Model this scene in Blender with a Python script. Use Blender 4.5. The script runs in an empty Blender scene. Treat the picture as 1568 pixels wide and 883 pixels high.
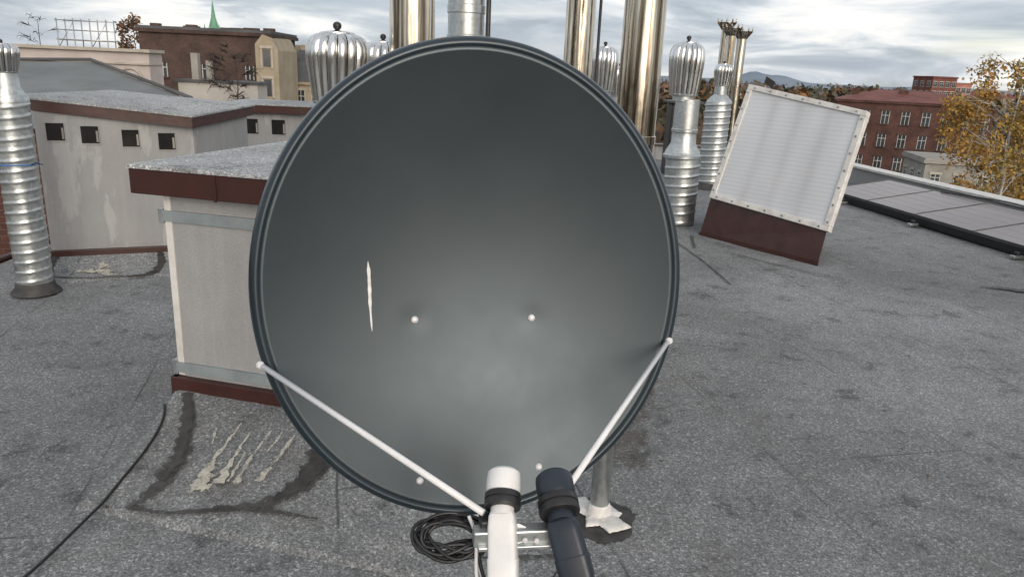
import bpy, math, random
from mathutils import Matrix, Vector, noise
random.seed(7)
R=math.radians
scene=bpy.context.scene
COL=scene.collection

# ------------------------------------------------------------------ helpers
def empty(name,loc=(0,0,0)):
    e=bpy.data.objects.new(name,None); e.location=loc; e.empty_display_size=.2
    COL.objects.link(e); return e
def adopt(o,p):
    if p is not None:
        o.parent=p; o.matrix_parent_inverse=Matrix.Translation(-Vector(p.location))
def mesh(name,v,f,m,parent=None,smooth=False,mats=None,fm=None):
    me=bpy.data.meshes.new(name); me.from_pydata([tuple(a) for a in v],[],f); me.update()
    o=bpy.data.objects.new(name,me); COL.objects.link(o)
    for mm in (mats or [m]): me.materials.append(mm)
    if fm: me.polygons.foreach_set('material_index',fm)
    if smooth: me.polygons.foreach_set('use_smooth',[True]*len(me.polygons))
    adopt(o,parent); return o
def boxv(c,s,rz=0,rm=None):
    M=rm or Matrix.Rotation(rz,3,'Z'); c=Vector(c)
    return [c+M@Vector((x*s[0]/2,y*s[1]/2,z*s[2]/2)) for z in(-1,1) for y in(-1,1) for x in(-1,1)]
BF=[(0,2,3,1),(4,5,7,6),(0,1,5,4),(2,6,7,3),(0,4,6,2),(1,3,7,5)]
def box(name,c,s,m,parent=None,rz=0,bev=0,rm=None):
    o=mesh(name,boxv(c,s,rz,rm),BF,m,parent)
    if bev:
        b=o.modifiers.new('b','BEVEL'); b.width=bev; b.segments=2
    return o
def boxes(name,lst,m,parent=None):
    v=[];f=[]
    for c,s,rz in lst:
        n=len(v); v+=boxv(c,s,rz); f+=[tuple(i+n for i in q) for q in BF]
    return mesh(name,v,f,m,parent)
def hexa(name,bot,top,m,parent=None):
    v=list(bot)+list(top)
    return mesh(name,v,[(3,2,1,0),(4,5,6,7),(0,1,5,4),(1,2,6,5),(2,3,7,6),(3,0,4,7)],m,parent)
def revolve(name,prof,c,m,parent=None,seg=32,smooth=True,axis=None):
    v=[];f=[];c=Vector(c)
    Q=Vector((0,0,1)).rotation_difference(Vector(axis).normalized()).to_matrix() if axis else Matrix.Identity(3)
    for r,z in prof:
        for k in range(seg):
            a=2*math.pi*k/seg; v.append(c+Q@Vector((r*math.cos(a),r*math.sin(a),z)))
    for i in range(len(prof)-1):
        for k in range(seg):
            f.append((i*seg+k,i*seg+(k+1)%seg,(i+1)*seg+(k+1)%seg,(i+1)*seg+k))
    f.append(tuple(range(seg))[::-1]); f.append(tuple((len(prof)-1)*seg+k for k in range(seg)))
    o=mesh(name,v,f,m,parent,smooth)
    if smooth:
        o.data.set_sharp_from_angle(angle=R(38))
    return o
def tubegeo(pts,r,seg=10,closed=False):
    pts=[Vector(p) for p in pts]; n=len(pts); v=[];f=[]
    rr=r if isinstance(r,(list,tuple)) else [r]*n
    up=Vector((0,0,1)); prev=None
    for i,p in enumerate(pts):
        if closed: t=pts[(i+1)%n]-pts[i-1]
        else: t=pts[min(i+1,n-1)]-pts[max(i-1,0)]
        t.normalize()
        if prev is None:
            a=t.cross(up)
            if a.length<.1: a=t.cross(Vector((1,0,0)))
        else:
            a=prev-t*prev.dot(t)
        a.normalize(); prev=a; b=t.cross(a)
        for k in range(seg):
            an=2*math.pi*k/seg; v.append(p+a*math.cos(an)*rr[i]+b*math.sin(an)*rr[i])
    for i in range(n if closed else n-1):
        j=(i+1)%n
        for k in range(seg):
            f.append((i*seg+k,i*seg+(k+1)%seg,j*seg+(k+1)%seg,j*seg+k))
    if not closed:
        f.append(tuple(range(seg))[::-1]); f.append(tuple((n-1)*seg+k for k in range(seg)))
    return v,f
def tube(name,pts,r,m,parent=None,seg=10,closed=False):
    v,f=tubegeo(pts,r,seg,closed); return mesh(name,v,f,m,parent,True)
def tubes(name,lst,m,parent=None,seg=5):
    V=[];F=[]
    for pts,r in lst:
        v,f=tubegeo(pts,r,seg); n=len(V); V+=v; F+=[tuple(i+n for i in q) for q in f]
    return mesh(name,V,F,m,parent,True)
def smoothpts(P,n=8):
    P=[Vector(p) for p in P]; out=[]
    for i in range(len(P)-1):
        p0=P[max(i-1,0)];p1=P[i];p2=P[i+1];p3=P[min(i+2,len(P)-1)]
        for k in range(n):
            t=k/n
            out.append(.5*((2*p1)+(-p0+p2)*t+(2*p0-5*p1+4*p2-p3)*t*t+(-p0+3*p1-3*p2+p3)*t**3))
    out.append(P[-1]); return out

# ------------------------------------------------------------------ materials
class NT:
    def __init__(s,name):
        s.m=bpy.data.materials.new(name); s.m.use_nodes=True; s.t=s.m.node_tree; s.n=s.t.nodes
        s.p=s.n['Principled BSDF']; s.out=s.n['Material Output']
        s.co=s.n.new('ShaderNodeTexCoord')
    def l(s,a,b): s.t.links.new(a,b)
    def noise(s,scale,detail=4,rough=.55,vec=None,dist=0):
        n=s.n.new('ShaderNodeTexNoise'); n.inputs['Scale'].default_value=scale; n.inputs['Detail'].default_value=detail
        n.inputs['Roughness'].default_value=rough; n.inputs['Distortion'].default_value=dist
        s.l(vec or s.co.outputs['Object'],n.inputs['Vector']); return n.outputs['Fac']
    def cells(s,scale):
        v=s.n.new('ShaderNodeTexVoronoi'); v.inputs['Scale'].default_value=scale; s.l(s.co.outputs['Object'],v.inputs['Vector'])
        x=s.n.new('ShaderNodeSeparateColor'); s.l(v.outputs['Color'],x.inputs[0]); return x.outputs[0]
    def ramp(s,fac,stops):
        r=s.n.new('ShaderNodeValToRGB'); e=r.color_ramp.elements
        while len(e)<len(stops): e.new(.5)
        for i,(p,c) in enumerate(stops):
            e[i].position=p; e[i].color=(c,c,c,1) if isinstance(c,(int,float)) else (*c,1)
        s.l(fac,r.inputs['Fac']); return r.outputs['Color']
    def mix(s,fac,a,b,mode='MIX'):
        n=s.n.new('ShaderNodeMix'); n.data_type='RGBA'; n.blend_type=mode
        for inp,val in ((0,fac),(6,a),(7,b)):
            if isinstance(val,(int,float)):
                n.inputs[inp].default_value=val if inp==0 else (val,val,val,1)
            elif isinstance(val,tuple): n.inputs[inp].default_value=(*val,1)
            else: s.l(val,n.inputs[inp])
        return n.outputs[2]
    def mapping(s,scale=(1,1,1),rot=(0,0,0),loc=(0,0,0),src='Object'):
        n=s.n.new('ShaderNodeMapping'); n.inputs['Scale'].default_value=scale; n.inputs['Rotation'].default_value=rot
        n.inputs['Location'].default_value=loc; s.l(s.co.outputs[src],n.inputs['Vector']); return n.outputs[0]
    def col(s,c):
        if isinstance(c,tuple): s.p.inputs['Base Color'].default_value=(*c,1)
        else: s.l(c,s.p.inputs['Base Color'])
    def rough(s,c):
        if isinstance(c,(int,float)): s.p.inputs['Roughness'].default_value=c
        else: s.l(c,s.p.inputs['Roughness'])
    def metal(s,v): s.p.inputs['Metallic'].default_value=v
    def alpha(s,c): s.l(c,s.p.inputs['Alpha'])
    def bump(s,h,strength=.3,dist=.01):
        b=s.n.new('ShaderNodeBump'); b.inputs['Strength'].default_value=strength; b.inputs['Distance'].default_value=dist
        s.l(h,b.inputs['Height']); s.l(b.outputs[0],s.p.inputs['Normal'])
def pm(name,c1,c2,scale=4,rough=.7,metal=0,bump=0,bscale=60,bdist=.003,detail=4,alpha=None):
    t=NT(name); f=t.noise(scale,detail,.6)
    t.col(t.ramp(f,[(.32,c1),(.68,c2)]))
    t.rough(t.ramp(f,[(.3,min(rough+.08,1)),(.7,max(rough-.06,0))])); t.metal(metal)
    if bump: t.bump(t.noise(bscale,3,.6),bump,bdist)
    if alpha:
        sc,lo,hi,mx=alpha
        a=t.mix(.45,t.noise(sc,4,.7),t.noise(sc*5,2,.7)); t.alpha(t.ramp(a,[(lo,0.),(hi,mx)]))
    return t.m

def felt_mat(name,k=1.0,seams=True):
    t=NT(name); g=t.cells(220); g2=t.cells(120); g3=t.noise(75,2,.75)
    a=t.ramp(g,[(.0,(.07*k,.074*k,.077*k)),(.35,(.15*k,.158*k,.163*k)),(.75,(.25*k,.262*k,.266*k)),(.95,(.46*k,.475*k,.475*k))])
    b=t.ramp(g2,[(.0,(.115*k,.121*k,.125*k)),(.5,(.19*k,.20*k,.204*k)),(.86,(.25*k,.26*k,.263*k)),(.97,(.56*k,.57*k,.565*k))])
    c=t.mix(.5,a,b)
    c=t.mix(1,c,t.ramp(g3,[(.32,.70),(.5,1.0),(.68,1.24)]),'MULTIPLY')
    big=t.noise(.55,5,.62,dist=.6)
    c=t.mix(1,c,t.ramp(big,[(.33,.72),(.5,.95),(.66,1.2)]),'MULTIPLY')
    mid=t.noise(4.2,5,.74)
    c=t.mix(1,c,t.ramp(mid,[(.34,.50),(.43,.93),(.7,1.10)]),'MULTIPLY')
    c=t.mix(t.ramp(t.noise(1.1,5,.7,t.mapping(loc=(4,9,0))),[(.58,0.),(.76,.45)]),c,(.135,.115,.095))
    if seams:
        b=t.n.new('ShaderNodeTexBrick'); t.l(t.mix(.025,t.mapping(rot=(0,0,R(76))),t.noise(2.5,3,.6)),b.inputs['Vector'])
        b.inputs['Scale'].default_value=1; b.inputs['Brick Width'].default_value=5.2; b.inputs['Row Height'].default_value=.98
        b.inputs['Mortar Size'].default_value=.007; b.inputs['Mortar Smooth'].default_value=.5
        sm=t.ramp(t.noise(2.0,4,.6,t.mapping(loc=(3,3,3))),[(.38,.1),(.6,.75)])
        f=t.n.new('ShaderNodeMath'); f.operation='MULTIPLY'; t.l(b.outputs['Fac'],f.inputs[0]); t.l(sm,f.inputs[1])
        c=t.mix(f.outputs[0],c,(.05,.052,.055))
    t.col(c); t.rough(.82)
    t.bump(t.mix(.4,g,g2),.45,.003)
    return t.m
FELT=felt_mat('mineral_bitumen_felt',.94)
FELT2=felt_mat('mineral_felt_cap',1.6,False)
TAR=pm('bitumen_tar',(.022,.021,.021),(.06,.056,.053),14,.6,0,.6,50,.004)
TARS=pm('bitumen_tar_smear',(.026,.025,.024),(.07,.066,.062),14,.65,0,.6,50,.004,alpha=(9,.36,.50,.95))
def render_mat():
    t=NT('grey_render'); n=t.noise(1.6,5,.65)
    c=t.ramp(n,[(.3,(.275,.28,.285)),(.7,(.335,.34,.34))])
    s=t.noise(1.5,5,.6,t.mapping(scale=(3.2,3.2,.9)))
    c=t.mix(t.ramp(s,[(.57,0.),(.61,.5)]),c,(.46,.46,.46))
    f=t.noise(240,2,.6)
    c=t.mix(1,c,t.ramp(f,[(.3,.86),(.7,1.1)]),'MULTIPLY')
    c=t.mix(1,c,t.ramp(t.noise(2,4,.6,t.mapping(scale=(8,8,.5))),[(.3,.92),(.6,1.02)]),'MULTIPLY')
    t.col(c); t.rough(.9); t.bump(f,.4,.003); return t.m
REND=render_mat()
t=NT('light_grey_render'); f=t.noise(230,2,.6)
c=t.ramp(t.noise(2.2,5,.65),[(.3,(.285,.29,.292)),(.7,(.34,.344,.343))])
c=t.mix(1,c,t.ramp(f,[(.3,.82),(.7,1.12)]),'MULTIPLY'); c=t.mix(1,c,t.ramp(t.noise(2,4,.6,t.mapping(scale=(9,9,.6))),[(.32,.93),(.6,1.01)]),'MULTIPLY')
t.col(c); t.rough(.92); t.bump(f,.5,.003); REND2=t.m
BROWN=pm('brown_sheet_metal',(.036,.012,.0095),(.056,.020,.016),7,.36,0,.25,7,.012)
t=NT('galvanised_steel')
t.col(t.mix(t.ramp(t.noise(5,4,.6),[(.3,0.),(.7,1.)]),t.ramp(t.cells(45),[(.2,(.38,.41,.42)),(.8,(.56,.59,.59))]),(.48,.51,.51)))
t.metal(.85); t.rough(t.ramp(t.noise(9,3,.6),[(.3,.28),(.7,.5)])); GALV=t.m
STRAP=pm('grey_blue_strap',(.26,.30,.32),(.36,.41,.42),8,.45,.4)
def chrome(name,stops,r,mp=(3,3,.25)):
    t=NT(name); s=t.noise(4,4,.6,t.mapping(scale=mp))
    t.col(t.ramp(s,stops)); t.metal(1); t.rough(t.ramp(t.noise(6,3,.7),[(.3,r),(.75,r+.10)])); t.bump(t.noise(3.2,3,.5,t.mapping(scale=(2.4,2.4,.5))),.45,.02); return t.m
CHR=chrome('stainless_flue',[(.37,(.11,.083,.058)),(.45,(.34,.285,.21)),(.53,(.68,.64,.56)),(.60,(.39,.33,.25)),(.68,(.17,.13,.095))],.11,(7,7,.10))  # brown and bright upright streaks in the base colour stand in for mirrored surroundings
TURB=chrome('turbine_aluminium',[(.32,(.55,.55,.54)),(.7,(.88,.88,.87))],.16)
DARK=pm('dark_void',(.006,.006,.006),(.012,.011,.010),5,.9)
BLADEIN=pm('turbine_core_grey',(.05,.05,.05),(.09,.09,.09),5,.5,.6)
BLACK=pm('black_plastic',(.012,.012,.013),(.022,.022,.024),30,.42)
CABLE=pm('black_cable',(.008,.008,.009),(.02,.02,.022),40,.38)
WHITEP=pm('white_plastic',(.66,.66,.65),(.76,.76,.75),20,.35)
NAVY=pm('dark_navy_plastic',(.010,.016,.026),(.018,.026,.038),20,.38)
ARM=pm('white_rod',(.66,.67,.68),(.79,.79,.80),12,.35,0)
BOLT=pm('bolt_head',(.58,.58,.58),(.75,.75,.75),30,.35,.1)
WPAINT=pm('white_sealant',(.54,.53,.50),(.78,.77,.75),12,.6,0,.7,60,.006)
DROP=pm('white_dropping',(.6,.6,.58),(.80,.80,.78),60,.7)
CREAM=pm('lime_efflorescence',(.38,.36,.30),(.56,.54,.47),30,.9,0,.4,90,.003,alpha=(22,.35,.50,.9))
FRAME=pm('weathered_white_frame',(.50,.49,.46),(.70,.69,.66),9,.5,0,.1)

# dish paint
t=NT('anthracite_dish_paint')
t.col(t.ramp(t.noise(2.2,4,.6),[(.3,(.050,.064,.073)),(.7,(.060,.075,.084))]))
t.rough(t.ramp(t.noise(7,5,.7),[(.3,.345),(.75,.40)])); t.metal(.68)
t.p.inputs['Specular IOR Level'].default_value=.5
t.bump(t.noise(380,2,.6),.05,.0006)
DISH=t.m
t=NT('dish_rim_paint'); t.col(t.ramp(t.noise(5,4,.6),[(.3,(.016,.028,.037)),(.7,(.026,.040,.051))])); t.rough(.26); t.metal(.25); RIM=t.m

# ------------------------------------------------------------------ camera
H=1.7
cam=bpy.data.cameras.new('camera'); co=bpy.data.objects.new('camera',cam); COL.objects.link(co)
cam.sensor_width=36; cam.lens=26; cam.clip_end=9000; cam.clip_start=.05
M=Matrix.Rotation(R(90-16.4),3,'X')@Matrix.Rotation(R(2.5),3,'Z')
co.matrix_world=Matrix.Translation((0,0,H))@M.to_4x4(); scene.camera=co

# ------------------------------------------------------------------ world + sun
SUN_EL=R(17)
sd=Vector((math.sin(R(163))*math.cos(SUN_EL),math.cos(R(163))*math.cos(SUN_EL),math.sin(SUN_EL)))
w=bpy.data.worlds.new('World'); scene.world=w; w.use_nodes=True; nt=w.node_tree; N=nt.nodes; L=nt.links
bg=N['Background']
sky=N.new('ShaderNodeTexSky'); sky.sky_type='NISHITA'; sky.sun_disc=False; sky.sun_elevation=SUN_EL; sky.sun_rotation=R(163)
tc=N.new('ShaderNodeTexCoord')
def wmap(sc,loc=(0,0,0)):
    m=N.new('ShaderNodeMapping'); m.inputs['Scale'].default_value=sc; m.inputs['Location'].default_value=loc; L.new(tc.outputs['Generated'],m.inputs['Vector']); return m.outputs[0]
def wnoise(vec,s,d=5,r=.55,di=0):
    n=N.new('ShaderNodeTexNoise'); n.inputs['Scale'].default_value=s; n.inputs['Detail'].default_value=d; n.inputs['Roughness'].default_value=r; n.inputs['Distortion'].default_value=di; L.new(vec,n.inputs['Vector']); return n.outputs['Fac']
def wramp(f,st):
    r=N.new('ShaderNodeValToRGB'); e=r.color_ramp.elements
    while len(e)<len(st): e.new(.5)
    for i,(p,c) in enumerate(st): e[i].position=p; e[i].color=(*c,1)
    L.new(f,r.inputs['Fac']); return r.outputs['Color']
def wmix(f,a,b,mode='MIX'):
    n=N.new('ShaderNodeMix'); n.data_type='RGBA'; n.blend_type=mode
    if isinstance(f,(int,float)): n.inputs[0].default_value=f
    else: L.new(f,n.inputs[0])
    for i,x in ((6,a),(7,b)):
        if isinstance(x,tuple): n.inputs[i].default_value=(*x,1)
        else: L.new(x,n.inputs[i])
    return n.outputs[2]
nsk=wmix(1,sky.outputs[0],(.12,.12,.12),'MULTIPLY')
c1=wnoise(wmap((1,1,5.0),(.3,.1,.2)),5.2,6,.56,.4)
clouds=wramp(c1,[(.35,(.38,.43,.50)),(.44,(.56,.61,.67)),(.51,(.80,.82,.85)),(.59,(1.0,.98,.94))])
c2=wnoise(wmap((1,1,6),(2.3,.7,.5)),2.8,4,.5)
clouds=wmix(wramp(c2,[(.49,(0,0,0)),(.62,(.7,.7,.7))]),clouds,(.40,.46,.55))
gap=wnoise(wmap((1,1,6),(7.3,.2,.9)),3,4,.55)
cl=wmix(wramp(gap,[(.56,(.92,.92,.92)),(.68,(.5,.5,.5))]),nsk,clouds)
dt=N.new('ShaderNodeVectorMath'); dt.operation='DOT_PRODUCT'; L.new(tc.outputs['Generated'],dt.inputs[0]); dt.inputs[1].default_value=sd
gl=N.new('ShaderNodeMapRange'); gl.interpolation_type='SMOOTHSTEP'; gl.inputs['From Min'].default_value=.84; gl.inputs['From Max'].default_value=1; gl.inputs['To Min'].default_value=0; gl.inputs['To Max'].default_value=1; L.new(dt.outputs['Value'],gl.inputs['Value'])
cl=wmix(gl.outputs[0],cl,(4.2,3.55,2.95))
L.new(cl,bg.inputs['Color']); bg.inputs['Strength'].default_value=1.1
sun=bpy.data.lights.new('sun','SUN'); sun.energy=.75; sun.angle=R(22); sun.color=(1,.95,.88)
so=bpy.data.objects.new('sun',sun); COL.objects.link(so); so.rotation_euler=sd.to_track_quat('Z','Y').to_euler()
scene.view_settings.view_transform='Standard'; scene.view_settings.look='None'; scene.view_settings.exposure=0

# ------------------------------------------------------------------ terrain
GZ=-14
gm=pm('ground_cover',(.04,.045,.027),(.09,.075,.05),.02,.95)
mesh('ground',[(-4500,-4500,GZ),(4500,-4500,GZ),(4500,6000,GZ),(-4500,6000,GZ)],[(0,1,2,3)],gm)
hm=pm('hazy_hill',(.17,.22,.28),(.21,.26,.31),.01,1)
def hills():
    v=[];f=[]; nx=200
    for j,yy in enumerate((2300,2600,3000)):
        for i in range(nx+1):
            a=-.95+1.9*i/nx
            base=4+8*noise.noise((a*6,1,1))+4*noise.noise((a*20,3,1))
            hh=base+27*math.exp(-((a-.300)/.018)**2)+20*math.exp(-((a-.335)/.022)**2)
            v.append((a*2600,yy,(GZ,hh,GZ)[j] if j!=1 else hh))
    for j in range(2):
        for i in range(nx): 
            a=j*(nx+1)+i; f.append((a,a+1,a+nx+2,a+nx+1))
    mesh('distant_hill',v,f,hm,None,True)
hills()

def leaves(name,clumps,size,mats,parent=None,per=60):
    V=[];F=[];FM=[]
    for c,r,mi in clumps:
        for k in range(per):
            d=Vector((random.gauss(0,1),random.gauss(0,1),random.gauss(0,1))); d.normalize()
            p=Vector(c)+Vector((d.x*r[0],d.y*r[1],d.z*r[2]))*(random.random()**.4)
            a=Vector((random.uniform(-1,1),random.uniform(-1,1),random.uniform(-1,1))).normalized()
            b=a.cross(Vector((random.uniform(-1,1),random.uniform(-1,1),random.uniform(-1,1)))).normalized()
            s=size*random.uniform(.5,1.3); n=len(V)
            V+=[p-a*s,p-b*s*.6,p+a*s,p+b*s*.6]; F.append((n,n+1,n+2,n+3)); FM.append(mi if random.random()<.7 else random.randrange(len(mats)))
    return mesh(name,V,F,None,parent,False,mats,FM)
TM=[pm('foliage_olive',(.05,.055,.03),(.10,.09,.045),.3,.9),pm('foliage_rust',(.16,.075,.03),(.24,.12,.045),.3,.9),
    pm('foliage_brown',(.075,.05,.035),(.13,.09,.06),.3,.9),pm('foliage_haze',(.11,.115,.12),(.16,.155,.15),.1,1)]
cl=[]
for i in range(560):
    y=random.uniform(130,700); a=random.choice([random.uniform(.18,.85),random.uniform(.2,.62),random.uniform(-.9,.2)])
    if .40<a<.64 and y<150: continue
    h=random.uniform(5,8.3); hz=GZ+h; rr=random.uniform(3,6.5)
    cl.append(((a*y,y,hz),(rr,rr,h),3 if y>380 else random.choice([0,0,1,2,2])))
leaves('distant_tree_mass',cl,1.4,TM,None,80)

# ------------------------------------------------------------------ buildings
def brick_mat(name,c1,c2,sc=1):
    t=NT(name); b=t.n.new('ShaderNodeTexBrick'); t.l(t.mapping(rot=(R(90),0,0)),b.inputs['Vector'])
    b.inputs['Color1'].default_value=(*c1,1); b.inputs['Color2'].default_value=(*c2,1); b.inputs['Mortar'].default_value=(.14,.11,.10,1)
    b.inputs['Scale'].default_value=3*sc; b.inputs['Mortar Size'].default_value=.010
    c=t.mix(1,b.outputs['Color'],t.ramp(t.noise(.5,5,.7),[(.32,.45),(.5,.95),(.7,1.35)]),'MULTIPLY')
    t.col(c); t.rough(.9); return t.m
BRK=brick_mat('soot_brick',(.10,.040,.029),(.065,.030,.024))
BRK2=brick_mat('brown_brick',(.080,.047,.038),(.055,.034,.029))
GLASS=pm('window_glass',(.025,.028,.032),(.06,.07,.08),.6,.15)
WFR=pm('window_frame_white',(.42,.42,.40),(.55,.55,.53),3,.6)
TILE=pm('red_roof_sheet',(.12,.04,.032),(.19,.065,.05),.6,.7)
SLATE=pm('slate_roof',(.06,.065,.07),(.10,.105,.11),.7,.75)
YEL=pm('ochre_plaster',(.28,.24,.17),(.38,.33,.25),.7,.9)
BEI=pm('beige_plaster',(.42,.41,.38),(.52,.50,.47),.8,.9)
WHT=pm('dust_sheet_plaster',(.42,.37,.35),(.53,.48,.46),.6,.9)
CONC=pm('weathered_concrete',(.22,.21,.19),(.34,.33,.30),.7,.9)
STONE=pm('pale_trim',(.36,.33,.28),(.46,.43,.37),2,.9)
def building(name,x,y,wd,dp,zt,wall,roof,rz=0,rows=4,cols=5,win=(1.0,1.7),roofh=1.6,fl=3.4,top_off=1.2,chim=0,sidecols=3,rooft='hip',chs=1):
    e=empty(name,(x,y,GZ)); Rm=Matrix.Rotation(rz,3,'Z')
    P=lambda a,b,z: Vector((x,y,0))+Rm@Vector((a,b,z))
    box('walls',P(0,0,(zt+GZ)/2),(wd,dp,zt-GZ),wall,e,rz)
    gl=[];fr=[];si=[]
    for s,(cn,half,off) in enumerate(((cols,wd,dp),(sidecols,dp,wd),(sidecols,dp,wd))):
        for i in range(cn):
            for j in range(rows):
                u=-half/2+(i+.5)*half/cn; z=zt-top_off-win[1]/2-j*fl
                if z<GZ+1: continue
                if s==0: c=lambda d,du=0,dz=0: P(u+du,-off/2-d,z+dz); rr=rz
                elif s==1: c=lambda d,du=0,dz=0: P(-off/2-d,u+du,z+dz); rr=rz+R(90)
                else: c=lambda d,du=0,dz=0: P(off/2+d,u+du,z+dz); rr=rz+R(90)
                gl.append((c(.012),(win[0],.02,win[1]),rr))
                fr.append((c(.03),(.06,.03,win[1]),rr)); fr.append((c(.031,0,win[1]*.17),(win[0],.03,.06),rr))
                for sg in(-1,1): fr.append((c(.033,sg*win[0]/2),(.06,.05,win[1]+.1),rr))
                si.append((c(.05,0,-win[1]/2-.08),(win[0]+.25,.16,.12),rr)); si.append((c(.04,0,win[1]/2+.12),(win[0]+.3,.1,.22),rr))
    boxes('window_panes',gl,GLASS,e); boxes('window_frames',fr,WFR,e); boxes('sills_and_lintels',si,STONE if wall not in (BRK,BRK2) else BRK2,e)
    box('cornice',P(0,0,zt+.12),(wd+.5,dp+.5,.26),wall if wall is not WHT else STONE,e,rz)
    zz=zt+.252; o=.32
    if rooft=='hip':
        iw=max(wd/2-dp/2*.8,.1)
        v=[P(-wd/2-o,-dp/2-o,zz),P(wd/2+o,-dp/2-o,zz),P(wd/2+o,dp/2+o,zz),P(-wd/2-o,dp/2+o,zz),P(-iw,0,zz+roofh),P(iw,0,zz+roofh)]
        mesh('roof',v,[(0,1,5,4),(1,2,5),(2,3,4,5),(3,0,4),(3,2,1,0)],roof,e)
    else:
        box('roof',P(0,0,zz+.1),(wd+.3,dp+.3,.2),roof,e,rz)
    ch=[]
    for k in range(chim):
        u=-wd/2+(k+.5)*wd/chim+random.uniform(-.5,.5)
        ch.append((P(u,random.uniform(-.2,.2)*dp,zz+(roofh*.6+.3)*chs),(random.uniform(.6,1.4),.6,(1.2+roofh*.4)*chs),rz))
    if ch: boxes('chimneys',ch,wall,e)
    return e,P
building('brick_tenement',49.0,98,15.5,12,-.25,BRK,TILE,R(-22),5,7,(.85,1.5),1.35,2.75,chim=5,sidecols=5,chs=.7,top_off=.9)
building('brick_tenement_wing',60.0,107,7.5,10,-.9,BRK,TILE,R(-8),5,4,(.85,1.5),1.1,2.75,chim=2,chs=.7,top_off=.9)
building('low_concrete_block',42.4,72,8,7,-4.9,CONC,CONC,R(-12),1,4,(.8,.8),.3,3.3,rooft='flat',top_off=1.0)
building('apartment_tower',131,245,8.5,9,5.0,TILE,TILE,R(10),6,4,(1.4,1.5),.5,2.9,rooft='flat')
building('apartment_tower',139.5,249,5.5,9,3.4,pm('pink_plaster',(.36,.16,.13),(.44,.21,.17),.5,.9),TILE,R(10),6,3,(1.4,1.5),.5,2.9,rooft='flat')
for (bx,by,bw,bz) in ((75,330,30,-.6),(108,360,22,-1),(190,420,40,-.2),(60,420,26,.1),(230,380,30,1.0),(150,300,18,-2)):
    building('distant_house',bx,by,bw,12,bz-2.5,random.choice([BEI,CONC,BRK]),TILE,random.uniform(-.4,.4),3,6,(1.2,1.6),2.6,3.2,chim=2,sidecols=2)
# left side
building('brown_brick_townhouse',-24.4,63,9.8,8,3.35,BRK2,SLATE,R(3),2,3,(.6,1.0),.2,3.2,rooft='flat',chim=7,top_off=2.2,chs=.45)
building('slate_roof_townhouse',-18.3,69,6.6,8,-.2,YEL,SLATE,R(-6),4,5,(.7,1.4),3.6,3.2,chim=3,top_off=.5,chs=.8)
e=empty('ochre_gabled_house',(-19.6,60,GZ))
v=[(-20.2,58.5,GZ),(-18.7,59.2,GZ),(-18.7,59.2,2.4),(-19.1,59.0,3.3),(-19.7,58.74,3.5),(-20.2,58.5,2.8)]
mesh('gable_wall',v+[(a,b+5,c) for a,b,c in v],[(0,1,2,3,4,5),(11,10,9,8,7,6)]+[((i+1)%6,i,i+6,(i+1)%6+6) for i in range(6)],YEL,e)
boxes('window_panes',[((-19.45,58.80,z),(.5,.05,1.2),R(25)) for z in(1.8,-.4,-3.0,-5.4)],GLASS,e)
boxes('window_surrounds',[((-19.45+sx,58.76+sx*.46,z),(.14,.12,1.5),R(25)) for z in(1.8,-.4,-3.0,-5.4) for sx in(-.35,.35)]+[((-19.45,58.74,z+.8),(.95,.16,.2),R(25)) for z in(1.8,-.4,-3.0,-5.4)],STONE,e)
e=empty('beige_outbuilding',(-18.2,46,GZ))
box('walls',(-17.9,46,-6.9),(4.6,2,14.3),BEI,e,R(3)); box('roof_edge',(-17.9,46,.32),(4.9,2.3,.14),SLATE,e,R(3))
boxes('chimney_stacks',[((-19.4,45.8,1.1),(.4,.4,1.6),0),((-18.6,45.8,.9),(.3,.3,1.2),0)],CONC,e)
e=empty('white_arcaded_building',(-24.9,40,GZ))
box('walls',(-26.1,41,-6.1),(13,1.6,15.8),WHT,e,R(2))
box('cornice',(-26.1,40.9,1.86),(13.3,1.9,.16),STONE,e,R(2)); box('lower_cornice',(-26.1,40.9,1.2),(13.1,1.72,.09),STONE,e,R(2))
for ax in(-27.6,-25.4,-23.0,-20.6):
    yy=40.2+(ax+26.1)*.035
    pts=[(ax+.62*math.cos(R(a)),yy-.05,.35+.62*math.sin(R(a))) for a in range(0,181,15)]
    tube('blind_arch',pts,.07,STONE,e,6)
    box('arch_panel',(ax,yy-.0,-.1),(.9,.06,1.0),CONC,e,R(2))
e=empty('scaffold',(-23,43,1.9))
sc=[]
for x0 in(-25.3,-24.4,-23.5,-22.6):
    for y0 in(42.2,43.0): sc.append(([(x0,y0,-2),(x0,y0,3.4)],.03))
for z0 in(2.3,2.8,3.3):
    for y0 in(42.2,43.0): sc.append(([(-25.4,y0,z0),(-22.5,y0,z0)],.025))
sc.append(([(-25.3,42.2,1.9),(-24.4,42.2,3.2)],.02)); sc.append(([(-23.5,42.2,1.9),(-22.6,42.2,3.2)],.02))
tubes('poles',sc,GALV,e,6); box('deck',(-23.9,42.6,2.28),(2.9,.8,.05),CONC,e)
e=empty('church_spire',(-59.5,150,GZ))
COP=pm('copper_green',(.10,.26,.17),(.17,.36,.25),1,.7)
box('tower',(-59.5,150,-4),(3.2,3.2,20),BRK,e)
revolve('spire',[(1.6,0),(1.0,1.2),(.45,3.0),(.05,6.0)],(-59.5,150,6.0),COP,e,8,False)
for dx in(-1.4,1.4): revolve('pinnacle',[(.3,0),(.02,1.8)],(-59.5+dx,149,6.0),COP,e,6,False)
NR=pm('grey_roof_felt',(.13,.145,.15),(.19,.205,.21),.9,.85,0,.3,40,.01)
e=empty('neighbour_building',(-9,15,GZ))
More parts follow.
